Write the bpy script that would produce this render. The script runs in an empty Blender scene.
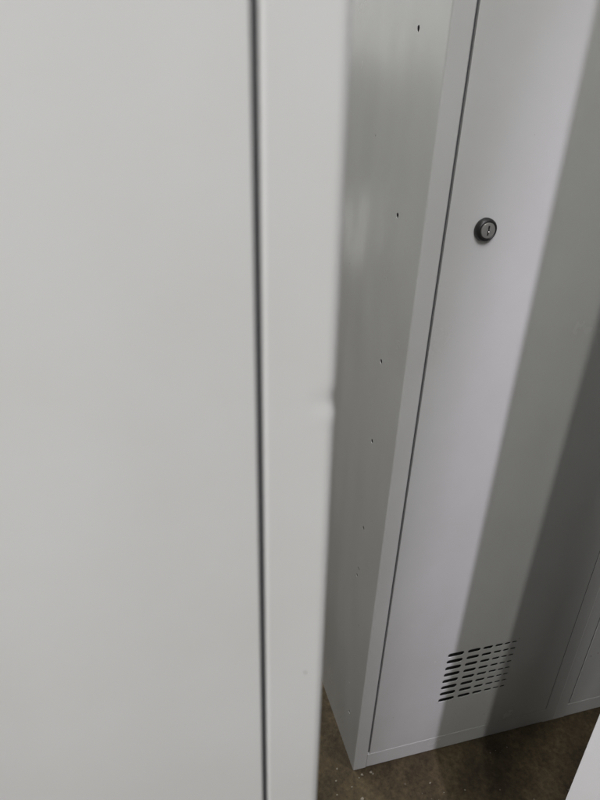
import bpy, bmesh, math, random
from mathutils import Vector, Matrix
random.seed(4)
scene = bpy.context.scene
C = scene.collection

# ------------------------------------------------------------------ camera
CAM = Vector((-0.29544, -0.57753, 1.03881))
RM = ((0.9637559317, -0.2638861214, 0.0392252344),      # right
      (-0.0871664012, -0.4504242000, -0.8885494126),    # down
      (0.2521438530, 0.8529256445, -0.4571009980))      # forward
cam_d = bpy.data.cameras.new('camera'); cam = bpy.data.objects.new('camera', cam_d); C.objects.link(cam)
r, d, f = (Vector(v) for v in RM)
m3 = Matrix((r, -d, -f)).transposed()
cam.matrix_world = Matrix.Translation(CAM) @ m3.to_4x4()
cam_d.sensor_fit = 'HORIZONTAL'; cam_d.sensor_width = 36.0
cam_d.lens = 36.0 * 605.775 / 600.0
cam_d.clip_start = 0.01; cam_d.clip_end = 100
cam_d.dof.use_dof = True; cam_d.dof.focus_distance = 0.80
cam_d.dof.aperture_fstop = cam_d.lens / 2.6             # 2.6 mm pupil, a phone main camera
scene.camera = cam

# ------------------------------------------------------------------ light
w = bpy.data.worlds.new('World'); scene.world = w; w.use_nodes = True
wn = w.node_tree.nodes; bg = wn['Background']
wtc = wn.new('ShaderNodeTexCoord'); wsep = wn.new('ShaderNodeSeparateXYZ'); wr = wn.new('ShaderNodeValToRGB')
wl = w.node_tree.links
wl.new(wtc.outputs['Generated'], wsep.inputs[0])
wmr = wn.new('ShaderNodeMapRange'); wmr.inputs[1].default_value = -1; wmr.inputs[2].default_value = 1
wl.new(wsep.outputs['Z'], wmr.inputs[0]); wl.new(wmr.outputs[0], wr.inputs[0])
wr.color_ramp.elements[0].position = 0.35; wr.color_ramp.elements[0].color = (0.30, 0.28, 0.25, 1)
wr.color_ramp.elements[1].position = 0.85; wr.color_ramp.elements[1].color = (1.0, 1.0, 0.97, 1)
wl.new(wr.outputs[0], bg.inputs['Color']); bg.inputs['Strength'].default_value = 0.095

def tube(name, az, dist, z, power, col, width=0.09, length=1.2, aim=Vector((0.10, 0.0, 0.75)), edge=Vector((0.0958, -0.30, 0))):
    """ceiling strip lamp or added fill: stands 'az' degrees left of straight behind, seen from the cabinet edge"""
    a = math.radians(az); dv = Vector((-math.sin(a), -math.cos(a), 0))
    p = edge + dv * dist; p.z = z
    ld = bpy.data.lights.new(name, 'AREA'); ld.shape = 'RECTANGLE'; ld.size = width; ld.size_y = length
    ld.energy = power; ld.color = col
    o = bpy.data.objects.new(name, ld); C.objects.link(o)
    fz = -(aim - p).normalized()                    # local +Z points away from target
    hx = Vector((dv.y, -dv.x, 0)).normalized(); fy = fz.cross(hx).normalized(); hx = fy.cross(fz)
    o.matrix_world = Matrix.Translation(p) @ Matrix((hx, fy, fz)).transposed().to_4x4()
    return o
tube('strip_lamp_or_fill', 11.2, 1.5, 2.7, 14, (0.97, 0.95, 1.0), width=0.05)
tube('strip_lamp_or_fill', 27.8, 1.9, 2.7, 21, (1.0, 1.0, 0.96), width=0.06)
tube('strip_lamp_or_fill', 59.0, 2.0, 2.3, 37, (1.0, 0.99, 0.98), width=0.10, aim=Vector((0.2, -0.3, 0.4)))
tube('strip_lamp_or_fill', 0, 1, 2.9, 50, (1.0, 1.0, 0.97), width=0.15, aim=Vector((-0.1, 0.3, 0.9)), edge=Vector((-0.36, 1.4, 0)))  # fill added over the passage to brighten the far side panel
# added narrow bluish spot, scaled to a tall beam, fades the door's bright strip
sd = bpy.data.lights.new('aisle_spot', 'SPOT'); sd.energy = 128; sd.color = (0.92, 0.86, 1.0); sd.shadow_soft_size = 0.03
sd.spot_size = math.radians(34); sd.spot_blend = 1.0
so = bpy.data.objects.new('aisle_spot', sd); C.objects.link(so)
sp_ = Vector((-0.21, -1.85, 2.55)); fz = -(Vector((0.188, 0.0, 0.40)) - sp_).normalized(); hx = Vector((0, 0, 1)).cross(fz).normalized(); fy = fz.cross(hx)
so.matrix_world = Matrix.Translation(sp_) @ Matrix((hx, fy, fz)).transposed().to_4x4() @ Matrix.Diagonal((0.23, 1, 1, 1))
# added low area light, puts a pale reflection on the far side panel
ld2 = bpy.data.lights.new('low_reflection_fill', 'AREA'); ld2.shape = 'RECTANGLE'; ld2.size = 0.55; ld2.size_y = 0.42; ld2.energy = 0.75; ld2.color = (1.0, 1.0, 0.97)
lo2 = bpy.data.objects.new('low_reflection_fill', ld2); C.objects.link(lo2); lo2.location = (-0.86, 3.3, 0.24); lo2.rotation_euler = (math.radians(-90), 0, math.radians(14))
# added unseen area light behind the lockers, reflected at the side panel's top
wd = bpy.data.lights.new('top_reflection_fill', 'AREA'); wd.shape = 'RECTANGLE'; wd.size = 1.7; wd.size_y = 1.5; wd.energy = 9; wd.color = (1.0, 1.0, 0.98)
wo = bpy.data.objects.new('top_reflection_fill', wd); C.objects.link(wo)
wp = Vector((-1.45, 3.3, 1.95)); fz = (wp - Vector((0.0, 0.15, 1.95))).normalized(); hx = Vector((0, 0, 1)).cross(fz).normalized()
wo.matrix_world = Matrix.Translation(wp) @ Matrix((hx, fz.cross(hx), fz)).transposed().to_4x4()
scene.view_settings.view_transform = 'Standard'; scene.view_settings.look = 'None'
scene.cycles.caustics_reflective = False; scene.cycles.caustics_refractive = False; scene.cycles.sample_clamp_indirect = 2.0
scene.view_settings.exposure = 0.0; scene.view_settings.gamma = 1.0

# ------------------------------------------------------------------ materials
def mat(name, col, rough=0.5, metal=0.0, spec=0.5):
    m = bpy.data.materials.new(name); m.use_nodes = True
    b = m.node_tree.nodes['Principled BSDF']
    b.inputs['Base Color'].default_value = (*col, 1); b.inputs['Roughness'].default_value = rough
    b.inputs['Metallic'].default_value = metal; b.inputs['Specular IOR Level'].default_value = spec
    return m, m.node_tree.nodes, m.node_tree.links, b

def paint(name, col):
    """powder coat: faint orange peel, slow tone drift, a few pin-head specks of dirt"""
    m, n, l, b = mat(name, col, 0.34)
    tc = n.new('ShaderNodeTexCoord')
    nz = n.new('ShaderNodeTexNoise'); nz.inputs['Scale'].default_value = 900; nz.inputs['Detail'].default_value = 2
    wv = n.new('ShaderNodeTexNoise'); wv.inputs['Scale'].default_value = 7; wv.inputs['Detail'].default_value = 1
    mpw = n.new('ShaderNodeMapping'); mpw.inputs['Scale'].default_value = (1.6, 1.6, 0.5)
    l.new(tc.outputs['Object'], nz.inputs['Vector']); l.new(tc.outputs['Object'], mpw.inputs[0]); l.new(mpw.outputs[0], wv.inputs['Vector'])
    b1 = n.new('ShaderNodeBump'); b1.inputs['Strength'].default_value = 0.06; b1.inputs['Distance'].default_value = 0.0006
    b2 = n.new('ShaderNodeBump'); b2.inputs['Strength'].default_value = 0.35; b2.inputs['Distance'].default_value = 0.011
    l.new(wv.outputs['Fac'], b2.inputs['Height']); l.new(nz.outputs['Fac'], b1.inputs['Height']); l.new(b2.outputs[0], b1.inputs['Normal']); l.new(b1.outputs[0], b.inputs['Normal'])
    # dirt specks
    vo = n.new('ShaderNodeTexVoronoi'); vo.inputs['Scale'].default_value = 26; vo.inputs['Randomness'].default_value = 1.0
    l.new(tc.outputs['Object'], vo.inputs['Vector'])
    sep = n.new('ShaderNodeSeparateColor'); l.new(vo.outputs['Color'], sep.inputs[0])
    rad = n.new('ShaderNodeMapRange'); rad.inputs[1].default_value = 0.72; rad.inputs[2].default_value = 1.0; rad.inputs[3].default_value = 0.0; rad.inputs[4].default_value = 0.030
    l.new(sep.outputs[0], rad.inputs[0])
    lt = n.new('ShaderNodeMath'); lt.operation = 'LESS_THAN'; l.new(vo.outputs['Distance'], lt.inputs[0]); l.new(rad.outputs[0], lt.inputs[1])
    sc = n.new('ShaderNodeMath'); sc.operation = 'MULTIPLY'; sc.inputs[1].default_value = 0.55; l.new(lt.outputs[0], sc.inputs[0])
    # soft grime clouds, rubbed-in handling marks
    gz = n.new('ShaderNodeTexNoise'); gz.inputs['Scale'].default_value = 11; gz.inputs['Detail'].default_value = 6; gz.inputs['Roughness'].default_value = 0.62
    l.new(tc.outputs['Object'], gz.inputs['Vector'])
    gr = n.new('ShaderNodeMapRange'); gr.inputs[1].default_value = 0.35; gr.inputs[2].default_value = 0.75; gr.inputs[3].default_value = 0.0; gr.inputs[4].default_value = 0.16
    l.new(gz.outputs['Fac'], gr.inputs[0])
    mx = n.new('ShaderNodeMixRGB'); mx.inputs[1].default_value = (*col, 1); mx.inputs[2].default_value = (col[0]*0.72, col[1]*0.68, col[2]*0.62, 1); l.new(gr.outputs[0], mx.inputs[0])
    mx2 = n.new('ShaderNodeMixRGB'); mx2.inputs[2].default_value = (0.10, 0.09, 0.08, 1); l.new(sc.outputs[0], mx2.inputs[0]); l.new(mx.outputs[0], mx2.inputs[1])
    l.new(mx2.outputs[0], b.inputs['Base Color'])
    rr = n.new('ShaderNodeMapRange'); rr.inputs[1].default_value = 0.3; rr.inputs[2].default_value = 0.7; rr.inputs[3].default_value = 0.20; rr.inputs[4].default_value = 0.28
    l.new(gz.outputs['Fac'], rr.inputs[0]); l.new(rr.outputs[0], b.inputs['Roughness'])
    return m
PAINT = paint('light_grey_powder_coat', (0.60, 0.603, 0.598))
DARK = mat('black_plastic', (0.012, 0.012, 0.012), 0.42)[0]
STEEL = mat('lock_nickel', (0.36, 0.355, 0.34), 0.42, 0.7)[0]
HOLE = mat('keyway_black', (0.004, 0.004, 0.004), 0.7)[0]
VENT_SHADE = mat('vent_shade_black', (0.012, 0.012, 0.011), 0.8)[0]
GAP_SHADE = mat('gap_shade_grey', (0.085, 0.085, 0.092), 0.8)[0]
SCUFF = mat('scuff_mark', (0.16, 0.145, 0.13), 0.7)[0]
PRIMER = mat('bare_chip', (0.06, 0.055, 0.05), 0.7)[0]

def concrete():
    m, n, l, b = mat('worn_brown_concrete', (0.07, 0.055, 0.04), 0.55, 0.0, 0.25)
    tc = n.new('ShaderNodeTexCoord')
    a = n.new('ShaderNodeTexNoise'); a.inputs['Scale'].default_value = 9; a.inputs['Detail'].default_value = 9; a.inputs['Roughness'].default_value = 0.68
    c = n.new('ShaderNodeTexNoise'); c.inputs['Scale'].default_value = 120; c.inputs['Detail'].default_value = 6; c.inputs['Roughness'].default_value = 0.7
    for t in (a, c): l.new(tc.outputs['Object'], t.inputs['Vector'])
    ra = n.new('ShaderNodeValToRGB'); e = ra.color_ramp.elements
    e[0].position = 0.32; e[0].color = (0.018, 0.013, 0.008, 1); e[1].position = 0.70; e[1].color = (0.115, 0.088, 0.052, 1)
    l.new(a.outputs['Fac'], ra.inputs[0])
    rc = n.new('ShaderNodeValToRGB'); e = rc.color_ramp.elements
    e[0].position = 0.30; e[0].color = (0.45, 0.44, 0.42, 1); e[1].position = 0.70; e[1].color = (1.25, 1.22, 1.15, 1)
    l.new(c.outputs['Fac'], rc.inputs[0])
    mx = n.new('ShaderNodeMixRGB'); mx.blend_type = 'MULTIPLY'; mx.inputs[0].default_value = 1; l.new(ra.outputs[0], mx.inputs[1]); l.new(rc.outputs[0], mx.inputs[2])
    # pale grit specks pressed into the slab
    vo = n.new('ShaderNodeTexVoronoi'); vo.inputs['Scale'].default_value = 90; l.new(tc.outputs['Object'], vo.inputs['Vector'])
    sp = n.new('ShaderNodeSeparateColor'); l.new(vo.outputs['Color'], sp.inputs[0])
    rd = n.new('ShaderNodeMapRange'); rd.inputs[1].default_value = 0.88; rd.inputs[2].default_value = 1; rd.inputs[3].default_value = 0; rd.inputs[4].default_value = 0.13
    l.new(sp.outputs[0], rd.inputs[0])
    lt = n.new('ShaderNodeMath'); lt.operation = 'LESS_THAN'; l.new(vo.outputs['Distance'], lt.inputs[0]); l.new(rd.outputs[0], lt.inputs[1])
    mu = n.new('ShaderNodeMath'); mu.operation = 'MULTIPLY'; mu.inputs[1].default_value = 0.6; l.new(lt.outputs[0], mu.inputs[0])
    m2 = n.new('ShaderNodeMixRGB'); m2.inputs[2].default_value = (0.20, 0.18, 0.145, 1); l.new(mu.outputs[0], m2.inputs[0]); l.new(mx.outputs[0], m2.inputs[1])
    l.new(m2.outputs[0], b.inputs['Base Color'])
    bp = n.new('ShaderNodeBump'); bp.inputs['Strength'].default_value = 0.6; bp.inputs['Distance'].default_value = 0.002
    l.new(c.outputs['Fac'], bp.inputs['Height']); l.new(bp.outputs[0], b.inputs['Normal'])
    rr = n.new('ShaderNodeMapRange'); rr.inputs[3].default_value = 0.62; rr.inputs[4].default_value = 0.88; l.new(a.outputs['Fac'], rr.inputs[0]); l.new(rr.outputs[0], b.inputs['Roughness'])
    return m
CONC = concrete()

# ------------------------------------------------------------------ helpers
def link_mesh(name, bm, m, parent=None, smooth=False):
    me = bpy.data.meshes.new(name)
    bmesh.ops.recalc_face_normals(bm, faces=bm.faces)
    bm.to_mesh(me); bm.free(); me.materials.append(m)
    if smooth:
        for p in me.polygons: p.use_smooth = True
    o = bpy.data.objects.new(name, me); C.objects.link(o)
    if parent: o.parent = parent
    return o

def box(bm, x0, x1, y0, y1, z0, z1, bev=0.0):
    g = bmesh.ops.create_cube(bm, size=1.0); vs = g['verts']
    for v in vs:
        v.co.x = x0 if v.co.x < 0 else x1; v.co.y = y0 if v.co.y < 0 else y1; v.co.z = z0 if v.co.z < 0 else z1
    if bev:
        es = list({e for v in vs for e in v.link_edges})
        bmesh.ops.bevel(bm, geom=es, offset=bev, segments=2, profile=0.5, affect='EDGES')

def sheet(outer, holes, thick, bev):
    """flat plate in XZ (front at y=0, back at y=thick) with real cut-outs and rolled edges"""
    cu = bpy.data.curves.new('plate', 'CURVE'); cu.dimensions = '2D'; cu.fill_mode = 'BOTH'
    cu.extrude = thick / 2 - bev; cu.bevel_depth = bev; cu.bevel_resolution = 2; cu.offset = -bev
    for pts in [outer] + holes:
        s = cu.splines.new('POLY'); s.points.add(len(pts) - 1); s.use_cyclic_u = True
        for p, (x, z) in zip(s.points, pts): p.co = (x, z, 0, 1)
    o = bpy.data.objects.new('plate', cu); C.objects.link(o)
    dg = bpy.context.evaluated_depsgraph_get()
    me = bpy.data.meshes.new_from_object(o.evaluated_get(dg))
    bpy.data.objects.remove(o); bpy.data.curves.remove(cu)
    bm = bmesh.new(); bm.from_mesh(me); bpy.data.meshes.remove(me)
    bmesh.ops.remove_doubles(bm, verts=bm.verts, dist=1e-6)
    for v in bm.verts: v.co = Vector((v.co.x, -v.co.z + thick / 2, v.co.y))
    return bm

def slot_pts(x0, x1, z, h, n=6):
    rr = h / 2; pts = []
    for i in range(n + 1):
        a = -math.pi / 2 + math.pi * i / n; pts.append((x1 - rr + rr * math.cos(a), z + rr * math.sin(a)))
    for i in range(n + 1):
        a = math.pi / 2 + math.pi * i / n; pts.append((x0 + rr + rr * math.cos(a), z + rr * math.sin(a)))
    return pts
def circ(x, z, rx, rz=None, n=14):
    rz = rz or rx
    return [(x + rx * math.cos(2 * math.pi * i / n), z + rz * math.sin(2 * math.pi * i / n)) for i in range(n)]

# ------------------------------------------------------------------ locker
W, D, H = 0.400, 0.500, 1.800
PW = 0.0235            # front post
HB = 0.0361            # bottom rail height
T = 0.0010
HOLES = [(0.067, 1.096), (0.068, 0.916), (0.069, 0.737), (0.070, 0.619), (0.067, 0.473), (0.072, 0.378), (0.042, 0.097), (0.068, 1.276), (0.068, 1.456), (0.068, 1.70),
         (0.432, 1.096), (0.432, 0.737), (0.432, 0.378), (0.432, 1.456)]
SL = [(0.1400, 0.1688, .0082), (0.1756, 0.1987, .0072), (0.2034, 0.2213, .0060), (0.2257, 0.2398, .0050), (0.2430, 0.2540, .0041), (0.2567, 0.2660, .0035)]
ROWS = [0.2440 - 0.01545 * i for i in range(8)]

def post_profile(r1, r2=0.0013):
    """folded front edge of a side sheet: side -> corner -> post -> return flange -> door stop"""
    out = [(0, 0.012)]
    for i in range(7):
        a = math.pi + (math.pi / 2) * i / 6; out.append((r1 + r1 * math.cos(a), r1 + r1 * math.sin(a)))
    for i in range(1, 12): out.append((r1 + (PW - r1 - r2) * i / 12, 0))
    for i in range(5):
        a = 1.5 * math.pi + (math.pi / 2) * i / 4; out.append((PW - r2 + r2 * math.cos(a), r2 + r2 * math.sin(a)))
    out += [(PW, 0.0225), (PW + 0.014, 0.0225), (PW + 0.014, 0.0235), (PW - T, 0.0235), (PW - T, r1)]
    inn = [(PW - T, T + .0004), (r1 + .0002, T), (T + .0002, T + .0005), (T, r1), (T, 0.012)]
    return out + inn

def side_sheet(mirror, r1=0.0022, zlist=None, warp=None, r2=0.0013):
    # big flat with bolt holes: built in (y, z), turned to lie at x = 0
    bm = sheet([(0.012, 0), (D, 0), (D, H), (0.012, H)], [circ(y, z, 0.0027, 0.0031) for y, z in HOLES], 0.0005, 0.0)
    for v in bm.verts:
        y, z, t = v.co.x, v.co.z, v.co.y
        v.co = Vector((t, y, z))
    # folded post
    prof = post_profile(r1, r2); zs = zlist or [0.0, H]
    rings = [[bm.verts.new((x, y, z)) for x, y in prof] for z in zs]
    n = len(prof)
    for a, b in zip(rings, rings[1:]):
        for i in range(n): bm.faces.new((a[i], a[(i + 1) % n], b[(i + 1) % n], b[i]))
    bm.faces.new(rings[0]); bm.faces.new(rings[-1])
    if mirror:
        for v in bm.verts: v.co.x = W - v.co.x
    if warp:
        for v in bm.verts: warp(v)
    return bm

def shade(o, ang=32):
    me = o.data
    me.set_sharp_from_angle(angle=math.radians(ang))
    fl = [max(abs(c) for c in p.normal) > 0.9999 for p in me.polygons]      # rolled edges smooth, flat sheet stays flat
    me.polygons.foreach_set('use_smooth', [not x for x in fl])

def lathe(bm, prof, n=32, cx=0, cz=0):
    """revolve (radius, y) about the y axis"""
    rings = [[bm.verts.new((cx + rr * math.cos(2 * math.pi * i / n), y, cz + rr * math.sin(2 * math.pi * i / n))) for i in range(n)] for rr, y in prof]
    for a, b in zip(rings, rings[1:]):
        for i in range(n): bm.faces.new((a[i], a[(i + 1) % n], b[(i + 1) % n], b[i]))
    bm.faces.new(rings[-1]); bm.faces.new(rings[0])

def make_locker(label, group, dent=None, rl=0.0022, rr=0.0022, tight_left=False, tight_right=False):
    root = bpy.data.objects.new('steel_locker', None); C.objects.link(root); root.empty_display_size = 0.1
    root['label'] = label; root['category'] = 'locker'; root['group'] = group
    shade(link_mesh('side_panel', side_sheet(False, rl, r2=0.0004 if tight_left else 0.0013), PAINT, root))
    if dent: shade(link_mesh('side_panel', side_sheet(True, rr, *dent), PAINT, root), 60)
    else: shade(link_mesh('side_panel', side_sheet(True, rr, r2=0.0004 if tight_right else 0.0013), PAINT, root))
    # rails between the posts, floor, roof and back inside the two side sheets
    bm = bmesh.new(); box(bm, PW, W - PW, 0.0, 0.0215, 0.0016, HB - 0.0010); bmesh.ops.bevel(bm, geom=[e for e in bm.edges if all(v.co.y < .001 and v.co.z > .02 for v in e.verts)], offset=.0009, segments=2, profile=.5, affect='EDGES'); shade(link_mesh('bottom_rail', bm, PAINT, root))
    bm = bmesh.new(); box(bm, PW + .0002, W - PW - .0002, 0.0003, 0.0215, H - 0.036, H - .0005, 0.0008); shade(link_mesh('top_rail', bm, PAINT, root))
    bm = bmesh.new(); box(bm, T + .0003, W - T - .0003, 0.024, D - .002, 0.024, 0.025); link_mesh('floor_panel', bm, PAINT, root)
    bm = bmesh.new(); box(bm, T + .0003, W - T - .0003, 0.024, D - .002, H - .0022, H - .0012); link_mesh('top_panel', bm, PAINT, root)
    bm = bmesh.new(); box(bm, T + .0003, W - T - .0003, D - .0015, D - .0005, 0.002, H - .003); link_mesh('back_panel', bm, PAINT, root)
    # door: face with cut vent slots, plus folded returns
    x0, x1, z0, z1 = PW + 0.0028, W - PW - 0.0023, HB + 0.0004, H - 0.0375
    hs = [slot_pts(a, b, z, h) for z in ROWS for a, b, h in SL] + [circ(0.0700, 0.9140, 0.009, n=20)]
    bm = sheet([(x0, z0), (x1, z0), (x1, z1), (x0, z1)], hs, 0.0014, 0.00055)
    for v in bm.verts: v.co.y -= 0.0002
    box(bm, x0 + .0001, x0 + .0011, 0.0008, 0.0195, z0 + .001, z1 - .001); box(bm, x1 - .0011, x1 - .0001, 0.0008, 0.0195, z0 + .001, z1 - .001)
    box(bm, x0 + .0012, x1 - .0012, 0.0012, 0.0195, z0 + .0002, z0 + .0012); box(bm, x0 + .0012, x1 - .0012, 0.0012, 0.0195, z1 - .0012, z1 - .0002)
    door = link_mesh('door', bm, PAINT, root); shade(door, 40)
    bm = bmesh.new(); box(bm, SL[0][0] - .008, SL[-1][1] + .008, 0.0075, 0.0083, ROWS[-1] - .012, ROWS[0] + .012); link_mesh('vent_shade_plate', bm, VENT_SHADE, door)  # dark plate added behind the slots, stands in for interior shade
    for a, b, ys in ((PW + .0002, x0 - .0002, 0.0011 if tight_left else 0.003), (x1 + .0002, W - PW - .0002, 0.0011 if tight_right else 0.003)):       # dark strip added in each door gap in place of its shade
        bm = bmesh.new(); box(bm, a, b, ys, 0.0190, z0, z1); link_mesh('door_gap_shade', bm, GAP_SHADE, root)
    # cam lock
    bm = bmesh.new(); lathe(bm, [(0.0086, 0.018), (0.0086, 0.0), (0.0118, -.0003), (0.0123, -.0012), (0.0122, -.0040), (0.0117, -.0062), (0.0106, -.0076), (0.0095, -.0080), (0.0090, -.0076)], cx=0.0700, cz=0.9140)
    col = link_mesh('lock_collar', bm, DARK, door); shade(col, 50)
    bm = bmesh.new(); lathe(bm, [(0.0082, -.004), (0.0083, -.0082), (0.0078, -.0090), (0.0060, -.0092), (0.0040, -.0092)], cx=0.0700, cz=0.9140)
    shade(link_mesh('lock_cylinder', bm, STEEL, door), 40)
    bm = bmesh.new()
    pts = [(-.0009, -.0052), (.0004, -.0052), (.0008, -.002), (.0013, -.001), (.0008, .0010), (.0010, .0048), (-.0008, .0052), (-.0011, .0022), (-.0004, .0008), (-.0012, -.0015)]
    fv = [bm.verts.new((0.0700 + a, -.00932, 0.9142 + b)) for a, b in pts]; bv = [bm.verts.new((0.0700 + a, -.0085, 0.9142 + b)) for a, b in pts]
    bm.faces.new(fv); bm.faces.new(bv)
    for i in range(len(pts)): j = (i + 1) % len(pts); bm.faces.new((fv[i], fv[j], bv[j], bv[i]))
    link_mesh('keyhole', bm, HOLE, door)
    bm = bmesh.new(); lathe(bm, [(0.0013, -.0085), (0.0013, -.0096), (0.0008, -.0099)], n=12, cx=0.0710, cz=0.9122)
    shade(link_mesh('lock_pin', bm, mat('bright_pin', (0.75, 0.74, 0.7), 0.2, 1.0)[0], door))
    return root

def copy_tree(o, parent=None):
    c = o.copy(); C.objects.link(c)
    if parent: c.parent = parent
    for ch in o.children: copy_tree(ch, c)
    return c

def chip(parent, name, x, y, z, sx, sz, m, axis='y', seed=0):
    """small irregular raised-edge paint chip lying on a sheet"""
    rnd = random.Random(seed); bm = bmesh.new(); n = 9
    ring = []
    for i in range(n):
        a = 2 * math.pi * i / n; k = 0.6 + 0.6 * rnd.random(); ring.append((sx * k * math.cos(a), sz * k * math.sin(a)))
    def P(u, v, h): return (x + u, y - h, z + v) if axis == 'y' else (x - h, y + u, z + v)
    top = [bm.verts.new(P(u, v, .00012)) for u, v in ring]; bot = [bm.verts.new(P(u * 1.15, v * 1.15, -.0001)) for u, v in ring]
    bm.faces.new(top); bm.faces.new(bot)
    for i in range(n): j = (i + 1) % n; bm.faces.new((top[i], top[j], bot[j], bot[i]))
    return link_mesh(name, bm, m, parent)

# ------------------------------------------------------------------ the setting
bm = bmesh.new(); bmesh.ops.create_grid(bm, x_segments=1, y_segments=1, size=6)
fl = link_mesh('floor', bm, CONC); fl['kind'] = 'structure'

# ------------------------------------------------------------------ the lockers
G = 'grey steel lockers in the storage room'
far = make_locker('grey locker standing on the concrete with its black keyed lock and vent slots visible', G, rr=0.0006, tight_right=True)
nxt = make_locker('adjoining grey locker at the right frame edge, beyond the locker with the visible lock', G, rl=0.0006, tight_left=True)
nxt.location = (W + 0.0003, 0, 0)

# dent on the near locker's folded corner
ZD = 0.0  # set below
def near_pose():
    lx, ly = math.radians(-2.0826), math.radians(-0.7902)
    M = Matrix.Rotation(ly, 3, 'Y') @ Matrix.Rotation(lx, 3, 'X')
    return M
MN = near_pose(); BN = Vector((-0.223206, -0.453618, 0))
def near_local(px, py):
    """point of the near locker's front sheet seen in the photo at (px, py)"""
    k = Vector(((px - 300) / 605.775, (py - 400) / 605.775, 1)); dv = k.x * r + k.y * d + k.z * f
    nrm = MN @ Vector((0, 1, 0)); t = (BN - CAM).dot(nrm) / dv.dot(nrm)
    return MN.transposed() @ (CAM + dv * t - BN)
zshift = max(0.0, -min((MN @ Vector((x, y, 0))).z for x in (-W, 0) for y in (0, D)))
zup = MN @ Vector((0, 0, zshift))
pd = near_local(335, 406); ZD = pd.z - zshift
def dent_warp(v):
    z = v.co.z - ZD; xe = W - v.co.x
    if abs(z) > 0.03 or v.co.y > 0.0119: return
    e = math.exp(-(xe / 0.0065) ** 2)
    a = math.exp(-((z - 0.0018) / 0.0036) ** 2); b2 = math.exp(-((z + 0.0040) / 0.0036) ** 2)
    v.co.y += e * (0.00030 * a - 0.00012 * b2); v.co.x -= e * (0.0005 * a - 0.0003 * b2)
zl = [0.0] + [ZD - 0.03 + 0.0005 * i for i in range(121)] + [H]
near = make_locker('close blurred grey locker on the left with a small dent in its corner post', G, (zl, dent_warp), rr=0.0034)
near.matrix_world = Matrix.Translation(BN + zup) @ MN.to_4x4() @ Matrix.Translation((-W, 0, 0))
q = near_local(305.3, 672.5)
chip([c for c in near.children if c.name.startswith('side_panel')][1], 'scuff', W + q.x, 0, q.z - zshift, 0.00045, 0.0006, SCUFF, seed=3)

# pale locker turned side-on at the lower right
th = math.radians(30); E = Vector((0.0958, -0.30, 0))
side = copy_tree(far); side.name = 'steel_locker'
ML = Matrix.Rotation(math.radians(-0.3), 3, 'Y') @ Matrix.Rotation(th, 3, 'Z')
org = E - ML @ Vector((0, D, 0))
lift = max(0.0, -min((ML @ Vector((x, y, 0)) + org).z for x in (0, W) for y in (0, D)))
side.matrix_world = Matrix.Translation(org + ML @ Vector((0, 0, lift))) @ ML.to_4x4()
side['label'] = 'bright slanting grey locker side cutting across the lower right corner'

# chips and scuffs on the far locker
dr = [c for c in far.children if c.name.startswith('door')][0]
for i, (x, z, s) in enumerate([(0.1383, 0.1311, .0007), (0.2397, 0.0688, .0009), (0.060, 0.120, .0006), (0.083, 0.100, .0005), (0.075, 0.165, .0005), (0.18, 0.09, .0005)]):
    chip(dr, 'scuff', x, -.0002, z, s, s * .8, SCUFF, seed=20 + i)
dn = [c for c in nxt.children if c.name.startswith('door')][0]
for i, (x, z, s) in enumerate([(0.0353, 0.1617, .0012), (0.0489, 0.1656, .0011)]):
    chip(dn, 'scuff', x, -.0002, z, s, s * .9, PRIMER, seed=70 + i)
sp = [c for c in far.children if c.name.startswith('side_panel')][0]
for i, (y, z, a, b2, m) in enumerate([(0.068, 0.395, .0035, .0009, PRIMER), (0.055, 0.155, .0018, .0008, mat('pale_scratch', (0.72, 0.72, 0.70), .5)[0]), (0.045, 0.30, .0016, .0005, SCUFF)]):
    chip(sp, 'scratch', 0, y, z, a, b2, m, axis='x', seed=40 + i)

# crumbs of plaster on the floor by the corner
def floor_pt(px, py):
    k = Vector(((px - 300) / 605.775, (py - 400) / 605.775, 1)); dv = k.x * r + k.y * d + k.z * f
    return CAM + dv * (-CAM.z / dv.z)
bm = bmesh.new(); rnd = random.Random(9)
spots = [(366, 768, .0016), (371, 772.5, .0024), (373, 774, .0016), (362, 775, .0021), (362.5, 799, .0026), (359, 778, .001), (337, 769, .0018), (336, 781, .0014), (352, 787, .0012), (430, 783, .0014), (465, 790, .0012), (500, 790, .001), (337, 795, .0012)]
spots += [(rnd.uniform(325, 560), rnd.uniform(715, 799), rnd.uniform(.0004, .0010)) for _ in range(10)]
for px, py, s in spots:
    p = floor_pt(px, py)
    if p.y > -0.002 and p.x > 0: continue
    g = bmesh.ops.create_icosphere(bm, subdivisions=1, radius=s)
    for v in g['verts']:
        v.co = Vector((v.co.x * 1.3, v.co.y, v.co.z * .6)) * rnd.uniform(.7, 1.25) + p + Vector((0, 0, s * .4))
cr = link_mesh('grit', bm, mat('plaster_crumbs', (0.24, 0.215, 0.17), .9)[0])
cr['kind'] = 'stuff'; cr['label'] = 'pale crumbs and grit scattered on the concrete floor'; cr['category'] = 'grit'
